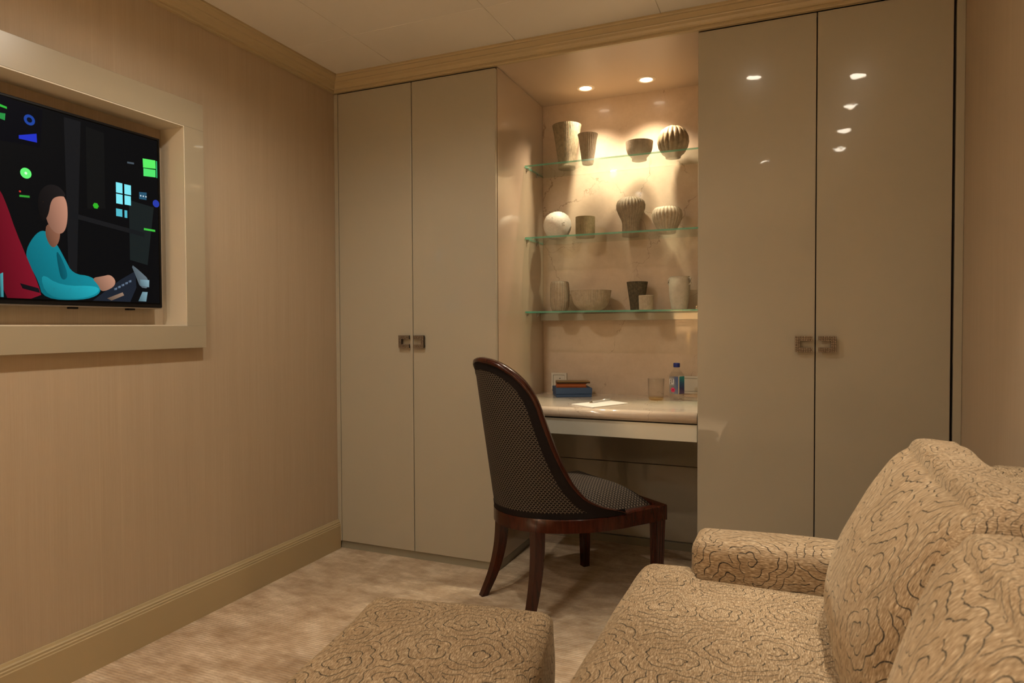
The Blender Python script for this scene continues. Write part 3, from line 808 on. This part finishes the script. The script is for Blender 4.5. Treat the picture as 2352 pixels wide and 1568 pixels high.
box('back_cover', (-.080, -.050, 0), (.080, .050, .004), 'black_leather', gb, .001, 1)
box('gilt_cover', (-.080, -.050, .0042), (.080, .050, .0085), 'gilt', gb, .001, 1)
# note paper and pen
def notepad():
    pts = [(1.166, .095), (1.283, .018), (1.388, .216), (1.280, .290)]
    bm = bmesh.new()
    lo = [bm.verts.new((x, y, 0)) for x, y in pts]; hi = [bm.verts.new((x, y, .004)) for x, y in pts]
    bm.faces.new(lo[::-1]); bm.faces.new(hi)
    for i in range(4): bm.faces.new((lo[i], lo[(i+1) % 4], hi[(i+1) % 4], hi[i]))
    o = from_bm('notepad', bm, 'paper'); o.location.z = ZD
    tag(o, 'white sheet pad lying at an angle on the desk', 'notepad')
notepad()
pn = tag(empty('pen', (1.262, .212, ZD+.0085)), 'silver ballpoint pen resting on the white pad', 'pen')
pa, pb = Vector((-.028, -.078, 0)), Vector((.026, .078, 0))
def pl(t): return pa.lerp(pb, t)
tube('barrel', [pl(t) for t in (.14, .2, .55, .57)], [.0030, .0040, .0042, .0043], 'pen', pn, 12)
tube('cap_half', [pl(t) for t in (.575, .9, .97, 1.0)], [.0043, .0043, .0038, .002], 'pen', pn, 12)
tube('tip', [pl(t) for t in (0, .05, .139)], [.0006, .0018, .0030], 'gilt', pn, 10)
tube('clip', [pl(t)+Vector((0, 0, .0055)) for t in (.62, .8, .97)], .0008, 'pen', pn, 6)
# tumbler
gl = tag(empty('water_glass', (1.470, .415, ZD)), 'clear tumbler with an amber tinted base beside the bottle', 'glass')
lathe('bowl', [(.0345, .014), (.0355, .03), (.0375, .098), (.0368, .0985), (.0345, .03), (.033, .014)], 'tumbler', gl, 48, cap=False)
lathe('foot', [(.001, 0), (.029, 0), (.0325, .004), (.0345, .0138), (.033, .0138), (.001, .011)], 'tumbler_base', gl, 48, cap=False)
# bottle
bt = tag(empty('water_bottle', (1.560, .432, ZD), math.radians(-21)), 'square clear plastic bottle of water with blue cap and flower label', 'bottle')
def sq_ring(h, r, z, n=6):
    out = []
    for q in range(4):
        cx, cy = [(1, 1), (-1, 1), (-1, -1), (1, -1)][q]
        for i in range(n+1):
            a = math.pi/2*q + math.pi/2*i/n
            out.append((cx*(h-r)+r*math.cos(a), cy*(h-r)+r*math.sin(a), z))
    return out
HB = .0268
rows = [sq_ring(h, r, z) for h, r, z in ((.001, .0009, .004), (.018, .006, .003), (.022, .007, 0), (.0255, .008, .004), (HB, .008, .012), (HB-.0008, .008, .03), (HB-.0008, .008, .108), (HB, .008, .113), (HB-.001, .010, .119), (.021, .013, .129), (.0155, .0145, .136), (.0125, .0122, .140), (.0118, .0116, .146), (.0138, .0136, .147), (.0138, .0136, .149), (.0118, .0116, .150))]
bb = grid_mesh('bottle_body', rows, 'pet', bt, closed_u=True)
rows = [sq_ring(h-.0018, r-.001, z) for h, r, z in ((.0035, .003, .006), (.023, .008, .005), (HB, .009, .014), (HB-.0008, .009, .03), (HB-.0008, .009, .108), (HB-.001, .010, .117), (.021, .013, .128), (.0035, .003, .1285))]
MAT['water'] = thin_clear('still_water', (.97, .975, .975), .2)
grid_mesh('water', rows, 'water', bt, closed_u=True)
lathe('bottle_cap', [(.0005, .1705), (.012, .1705), (.0145, .169), (.0148, .166), (.0148, .1545), (.0142, .1505), (.012, .1503)], 'cap', bt, 48, rib=lambda t: .02*math.cos(32*t), cap=False)
def label_side(name, face, mat):
    # face 0: -y local, 1: +x local
    w2 = HB-.0045
    us = [-1+2*i/10 for i in range(11)]
    def pt(u, z):
        return (u*w2, -(HB-.0002), z) if face == 0 else ((HB-.0002), u*w2, z)
    rows = [[pt(u, .031+.079*k/4) for u in us] for k in range(5)]
    uv = [[((u+1)/2, k/4) for u in us] for k in range(5)]
    return grid_mesh(name, rows, mat, bt, uv=uv)
lf = label_side('front_label', 0, 'label_front')
lb_ = label_side('side_label', 1, 'label_blue')
def letter(shapes):
    bm = bmesh.new()
    for x0, z0, x1, z1 in shapes: add_box(bm, (x0, -HB-.0007, z0), (x1, -HB-.0003, z1))
    bmesh.ops.remove_doubles(bm, verts=bm.verts[:], dist=1e-6)
    return from_bm('letter', bm, 'white_ink', lf)
L0, L1, LW = .0745, .0975, .0019          # foot, head and stroke of the capitals
letter([(-.0200, L0, -.0200+LW, L1), (-.0200+LW, L1-LW, -.0135, L1), (-.0200+LW, .0860, -.0148, .0860+LW)])
letter([(-.0112, L0, -.0112+LW, L1)])
letter([(-.0040, L0, -.0040+LW, L1), (-.0074, L0, -.0040, L0+LW), (-.0074, L0+LW, -.0074+LW, L0+.0055)])
letter([(.0005, L0, .0005+LW, L1)])
for y in (.0708, .1005): box('label_rule', (-.0200, -HB-.0005, y), (.0025, -HB-.0003, y+.0010), 'white_ink', lf)
bm = bmesh.new()
for k in range(5):
    a = 2*math.pi*k/5 + .3
    vs = [bm.verts.new((-.003 + .0062*math.cos(a) + (.0052*math.cos(t)*math.cos(a) - .0046*math.sin(t)*math.sin(a)), -HB-.0004-.00003*k,
                        .049 + .0062*math.sin(a) + (.0052*math.cos(t)*math.sin(a) + .0046*math.sin(t)*math.cos(a)))) for t in [2*math.pi*i/14 for i in range(14)]]
    bm.faces.new(vs)
from_bm('flower', bm, 'pink', lf)
bm = bmesh.new()
bm.faces.new([bm.verts.new((-.003+.0022*math.cos(t), -HB-.0007, .049+.0022*math.sin(t))) for t in [2*math.pi*i/10 for i in range(10)]])
from_bm('flower_eye', bm, 'dark_ink', lf)

# wall sockets
def socket(name, label, x0, x1, zz0, zz1, slots):
    t = tag(empty(name, ((x0+x1)/2, YN-.0002, zz0)), label, 'socket', None)
    inv = Matrix.Translation(-Vector(t.location))
    def kk(o): o.parent = t; o.matrix_parent_inverse = inv; return o
    bm = bmesh.new(); f = .010
    add_box(bm, (x0, YN-.009, zz0), (x1, YN-.0003, zz0+f)); add_box(bm, (x0, YN-.009, zz1-f), (x1, YN-.0003, zz1))
    add_box(bm, (x0, YN-.009, zz0+f), (x0+f, YN-.0003, zz1-f)); add_box(bm, (x1-f, YN-.009, zz0+f), (x1, YN-.0003, zz1-f))
    kk(from_bm('cover_frame', bm, 'socket'))
    kk(box('insert', (x0+f+.001, YN-.007, zz0+f+.001), (x1-f-.001, YN-.0004, zz1-f-.001), 'socket', None, .001, 1))
    for (a, c, s) in slots:
        kk(box('socket_hole', (a-s, YN-.0076, c-s), (a+s, YN-.0071, c+s), 'socket_dark'))
    return t
socket('wall_socket', 'square ivory wall socket behind the navy box', .902, .984, .757, .840, [(.948, .812, .0025), (.945, .800, .003), (.953, .800, .003)])
socket('wall_socket', 'wide ivory wall socket behind the water bottle', 1.545, 1.695, .757, .840, [])

# ------------------------------------------------------------------ desk chair
H = math.radians(38)
CH = tag(empty('desk_chair', (1.372, .0735, 0), -H), 'mahogany desk chair with black honeycomb upholstery and curved barrel back', 'chair')
# local: x = right, y = forward, z up; front legs at y=0
ZS, ZT = .385, .958
def shell(th, z, off=0.0):
    t = (z-.38)/(.95-.38)
    wv = .268 + (.258-.268)*t + off; vb = -.552 + (-.638+.552)*t - off; D = .375 + (.33-.375)*t + off
    return Vector((wv*math.sin(th), vb + D*(1-math.cos(th)), z))
EDGE = [(.385, 92), (.400, 88), (.415, 78), (.45, 67), (.515, 59.5), (.61, 54), (.71, 50), (.815, 46.5), (.87, 41), (.905, 34.5), (.93, 27), (.945, 19.5), (.954, 11), (.958, 0)]
def thmax(z):
    for (a, t0), (c, t1) in zip(EDGE, EDGE[1:]):
        if a <= z <= c: return math.radians(t0 + (t1-t0)*(z-a)/(c-a))
    return 0.0
def shell_surface(name, off, mat, puff=0.0):
    zs = [ZS + (.815-ZS)*i/22 for i in range(22)] + [.815+(.958-.815)*(1-(1-i/16)**2) for i in range(17)]
    NU = 36; rows, uv = [], []
    for z in zs:
        tm = thmax(z); r, q = [], []
        for i in range(NU+1):
            s = -1 + 2*i/NU
            o = off + puff*(1-s*s)*min(1, (ZT-z)/.08)*min(1, max(0, z-ZS)/.1)
            p = shell(s*tm, z, o); r.append(p); q.append((s*tm*.27*1.15, z))
        rows.append(r); uv.append(q)
    return grid_mesh(name, rows, mat, CH, uv=uv)
shell_surface('outer_back', 0, 'hex')
shell_surface('inner_back', -.024, 'hex', -.014)
# smooth edge curve, both sides and over the top
def edge_curve(n=40):
    right = []
    for (a, t0), (c, t1) in zip(EDGE, EDGE[1:]):
        for k in range(5):
            f = k/5; right.append((math.radians(t0+(t1-t0)*f), a+(c-a)*f))
    # light smoothing
    for _ in range(4):
        right = [right[0]] + [((right[i-1][0]+2*right[i][0]+right[i+1][0])/4, (right[i-1][1]+2*right[i][1]+right[i+1][1])/4) for i in range(1, len(right)-1)] + [right[-1]]
    return right + [(0, ZT)] + [(-t, z) for t, z in reversed(right)]
EC = edge_curve()
# wooden edge: flat band across the thickness
rows = []
for t, z in EC:
    tt = t
    o1, o2 = .0045, -.030
    a = shell(tt, z, o1); c = shell(tt, z, o2)
    nrm = Vector((math.sin(t)*.4, 0.0, 0)) + Vector((0, 0, 1))*max(0.0, (z-.5)) + Vector((0, .6, 0))*(abs(t)/1.6)
    if nrm.length < 1e-4: nrm = Vector((0, 1, 0))
    nrm.normalize(); h = .007
    rows.append([a - nrm*h, a + nrm*h*.6, a*.75+c*.25 + nrm*h*1.35, a*.25+c*.75 + nrm*h*1.35, c + nrm*h*.6, c - nrm*h])
grid_mesh('back_frame', rows, 'wood', CH, closed_u=True, caps=True)
# plain dark band next to the frame on the outside
rows = []
for i, (t, z) in enumerate(EC):
    a, c = EC[max(0, i-1)], EC[min(len(EC)-1, i+1)]
    dx, dz = (c[0]-a[0])*.27, c[1]-a[1]; L = math.hypot(dx, dz) or 1
    nx, nz = -dz/L, dx/L           # inward normal in (arc, z)
    r = []
    for k in range(5):
        d = .036*k/4
        tt, zz = t + nx*d/.27, z + nz*d
        zz = max(ZS, min(ZT, zz))
        r.append(shell(tt, zz, .0016))
    rows.append(r)
grid_mesh('border_band', rows, 'black_band', CH)
# bottom band of the upholstery
rows = [[shell(math.radians(-91+182*i/40), z, .002) for i in range(41)] for z in (ZS+.0005, ZS+.022)]
grid_mesh('lower_band', rows, 'black_band', CH)
# seat rail: U outline plus straight sides to the front
def outline(off):
    pts = [Vector((-.262-off, .028+off, 0))]
    for v in (-.02, -.08, -.14): pts.append(Vector((-.2655-off, v, 0)))
    for i in range(65):
        p = shell(math.radians(-90+180*i/64), ZS, off); pts.append(Vector((p.x, p.y, 0)))
    for v in (-.14, -.08, -.02): pts.append(Vector((.2655+off, v, 0)))
    pts.append(Vector((.262+off, .028+off, 0)))
    return pts
oo, ii = outline(.004), outline(-.026)
rows = []
for a, c in zip(oo, ii):
    fz = 1 if a.y > -.17 else 0
    zt = .392 if fz else .3845
    zb = .335
    rows.append([(a.x, a.y, zb), (a.x, a.y, zt-.004), (a.x*.985, a.y, zt), (c.x, c.y, zt), (c.x, c.y, zb)])
rl = grid_mesh('seat_rail', rows, 'wood', CH, closed_u=True, closed_v=True, smooth=True)
rl.data.set_sharp_from_angle(angle=math.radians(30))
# seat cushion: dome over the outline
def seat():
    base = outline(-.030); cen = Vector((0, -.22, 0)); NR = 14
    rows, uv = [], []
    for k in range(NR+1):
        f = 1 - k/NR*.995
        r, q = [], []
        for p in base:
            v = cen + (p-cen)*f
            hgt = .374 + .105*(1-f**2.6) + .004*(f < .99)
            r.append((v.x, v.y, hgt)); q.append((v.x, v.y*1.02))
        rows.append(r); uv.append(q)
    return grid_mesh('seat_cushion', rows, 'hex', CH, closed_u=True, uv=uv)
seat()
def leg(pts, sizes, reed=False):
    rows = []
    if len(pts) > 3:                 # smooth sabre curve through the given points
        for _ in range(2):
            np_, ns_ = [pts[0]], [sizes[0]]
            for i in range(len(pts)-1):
                for f in (.25, .75):
                    np_.append(tuple(pts[i][k]+(pts[i+1][k]-pts[i][k])*f for k in range(3))); ns_.append(sizes[i]+(sizes[i+1]-sizes[i])*f)
            pts, sizes = np_+[pts[-1]], ns_+[sizes[-1]]
    for p, s in zip(pts, sizes):
        ring = []
        n = 24 if reed else 4
        for q in range(4):
            c0 = [(1, 1), (-1, 1), (-1, -1), (1, -1)][q]; c1 = [(1, 1), (-1, 1), (-1, -1), (1, -1)][(q+1) % 4]
            m = n//4
            for i in range(m):
                f = i/m; x = c0[0]+(c1[0]-c0[0])*f; y = c0[1]+(c1[1]-c0[1])*f
                g = 1 - (.10 if (reed and i % 2) else 0)
                ring.append((p[0]+x*s*g, p[1]+y*s*g, p[2]))
        rows.append(ring)
    o = grid_mesh('leg', rows, 'wood', CH, closed_u=True, caps=True, smooth=True)
    o.data.set_sharp_from_angle(angle=math.radians(25))
    return o
for s in (-1, 1):
    leg([(s*.240, .006, .334), (s*.240, .006, .30), (s*.238, .004, .0)], [.0215, .0205, .0150], True)
    leg([(s*.135, -.474, .336), (s*.137, -.474, .27), (s*.142, -.482, .19), (s*.153, -.502, .10), (s*.174, -.540, 0)], [.021, .020, .0185, .0165, .0135])

# ------------------------------------------------------------------ soft furniture
def cushion(name, half, rad, parent, mat='cloud', puff=(0, 0, 0), n=22, deform=None, wr=.0015, uvo=(0, 0), rot_uv=False, seed=0, p_exp=2.0):
    hx, hy, hz = half
    cache = {}; verts, faces, uvs = [], [], []
    def w(t):                     # denser towards the edges
        return math.sin(t*math.pi/2)*.35 + t*.65
    def vert(p):
        key = tuple(round(c, 5) for c in p)
        if key in cache: return cache[key]
        q = Vector((p[0]*hx, p[1]*hy, p[2]*hz))
        inn = Vector([max(-h+rad, min(h-rad, c)) for c, h in zip(q, (hx, hy, hz))])
        d = q - inn
        pos = inn + (d.normalized()*rad if d.length > 1e-9 else Vector((0, 0, 0)))
        a, c, e = p
        fx = (1-abs(a)**p_exp); fy = (1-abs(c)**p_exp); fz = (1-abs(e)**p_exp)
        pos.x += math.copysign(puff[0]*fy*fz, a)*abs(a)
        pos.y += math.copysign(puff[1]*fx*fz, c)*abs(c)
        pos.z += math.copysign(puff[2]*fx*fy, e)*abs(e)
        if wr:
            nn = noise.noise_vector(pos*9 + Vector((seed, 0, 0)))
            pos += nn*wr*2
        if deform: pos = Vector(deform(pos, p))
        verts.append(tuple(pos)); cache[key] = len(verts)-1
        return cache[key]
    ts = [w(-1+2*i/n) for i in range(n+1)]
    for ax in range(3):
        for sg in (-1, 1):
            o1, o2 = [(1, 2), (2, 0), (0, 1)][ax]
            for i in range(n):
                for j in range(n):
                    quad = []
                    for (ii_, jj) in ((i, j), (i+1, j), (i+1, j+1), (i, j+1)):
                        p = [0, 0, 0]; p[ax] = sg; p[o1] = ts[ii_]; p[o2] = ts[jj]
                        quad.append(p)
                    f = [vert(p) for p in quad]
                    H3 = (hx, hy, hz)
                    if ax == 2: qu = [(p[0]*hx, p[1]*hy) for p in quad]
                    elif ax == 0: qu = [(sg*(hx+ (p[2]*-hz) + hz) , p[1]*hy) for p in quad]
                    else: qu = [(p[0]*hx, sg*(hy + hz - p[2]*hz)) for p in quad]
                    if rot_uv: qu = [(v, u) for u, v in qu]
                    qu = [(u+uvo[0], v+uvo[1]) for u, v in qu]
                    if sg < 0: f.reverse(); qu.reverse()
                    faces.append(f); uvs += qu
    me = bpy.data.meshes.new(name); me.from_pydata(verts, [], faces)
    l = me.uv_layers.new(name='UVMap')
    for i, c in enumerate(uvs): l.data[i].uv = c
    return link(name, me, mat, parent, True)

# ottoman
OT = tag(empty('ottoman', (1.352, -1.475, 0), math.radians(10)), 'padded gold ottoman with dark swirl pattern in front of the sofa seat', 'ottoman')
c = cushion('upholstered_top', (.228, .272, .088), .026, OT, puff=(.008, .008, .020), wr=.0018, seed=3, uvo=(.3, .7)); c.location.z = .330
c = cushion('upholstered_base', (.215, .26, .085), .02, OT, puff=(.003, .003, 0), wr=.001, seed=8, uvo=(1.3, .2)); c.location.z = .158
for sx in (-1, 1):
    for sy in (-1, 1):
        tube('leg', [(sx*.18, sy*.22, 0), (sx*.18, sy*.22, .08)], [.014, .02], 'wood', OT, 8)

# sofa against the right wall, facing the television
SF = tag(empty('sofa', (2.1, -1.5, 0)), 'gold upholstered sofa with dark swirl pattern and loose back cushions', 'sofa')
def at_(o, x, y, z): o.location = (x-2.1, y+1.5, z); return o
YA = -.935; YE = -2.08                 # inner faces of the two arms
ylen = (YA-YE)
at_(cushion('seat_deck', (.36, ylen/2+.0, .10), .02, SF, wr=.001, seed=1, n=12), 2.115, (YA+YE)/2, .20)
# T-shaped seat cushion that wraps in front of the arms
def tdef(pos, p):
    x, y, z = pos
    # behind the arm fronts the cushion is narrower
    k = max(0.0, min(1.0, (x + .170)/.03))
    k = k*k*(3-2*k)
    wide = ylen/2 + .082; nar = ylen/2 - .002
    s = (wide*(1-k) + nar*k)/wide
    return (x, y*s, z)
at_(cushion('seat_cushion', (.300, ylen/2+.082, .075), .045, SF, puff=(.012, 0, .026), deform=tdef, wr=.0015, n=48, seed=2, uvo=(.05, .33), p_exp=3.0), 1.967, (YA+YE)/2, .383)
def armdef(pos, p):
    return pos
for y0, y1 in ((YA, YA+.15), (YE-.15, YE)):
    at_(cushion('arm', (.345, .075, .255), .026, SF, puff=(.004, .0, .010), wr=.0012, n=26, seed=5, rot_uv=True, uvo=(.52, .11)), 2.15, (y0+y1)/2, .288)
at_(cushion('back_frame', (.075, ylen/2+.15, .335), .06, SF, wr=.001, n=20, seed=6, uvo=(.9, .4)), 2.484, (YA+YE)/2, .43)
# loose back cushions, leaning: full at the bottom, pinched at the top seam
def backdef(lean, pinch, seedv):
    def f(pos, p):
        x, y, z = pos
        t = (p[2]+1)/2
        x = x*(1 - pinch*t*t) + lean*t*t*.45 + lean*t*.55
        # slack top: slight sag in the middle between the corners
        z = z - .012*(1-abs(p[1])**2)*t
        return (x, y, z)
    return f
for i, (ya, yb, zc) in enumerate(((-.94, -1.545, .637), (-1.53, -2.075, .602))):
    o = cushion('back_cushion', (.125, (ya-yb)/2, .200), .055, SF, puff=(.062, .0, .018), deform=backdef((.062, .0)[i], .55, i), wr=.0026, n=34, seed=11+7*i, uvo=(.21+.37*i, .15+.21*i), rot_uv=True, p_exp=2.2)
    at_(o, 2.252 + .035*i, (ya+yb)/2, zc)
for x, y in ((1.80, YA+.05), (1.80, YE-.05), (2.50, YA+.05), (2.50, YE-.05)):
    at_(tube('leg', [(0, 0, 0), (0, 0, .10)], [.018, .024], 'wood', SF, 8), x, y, 0)
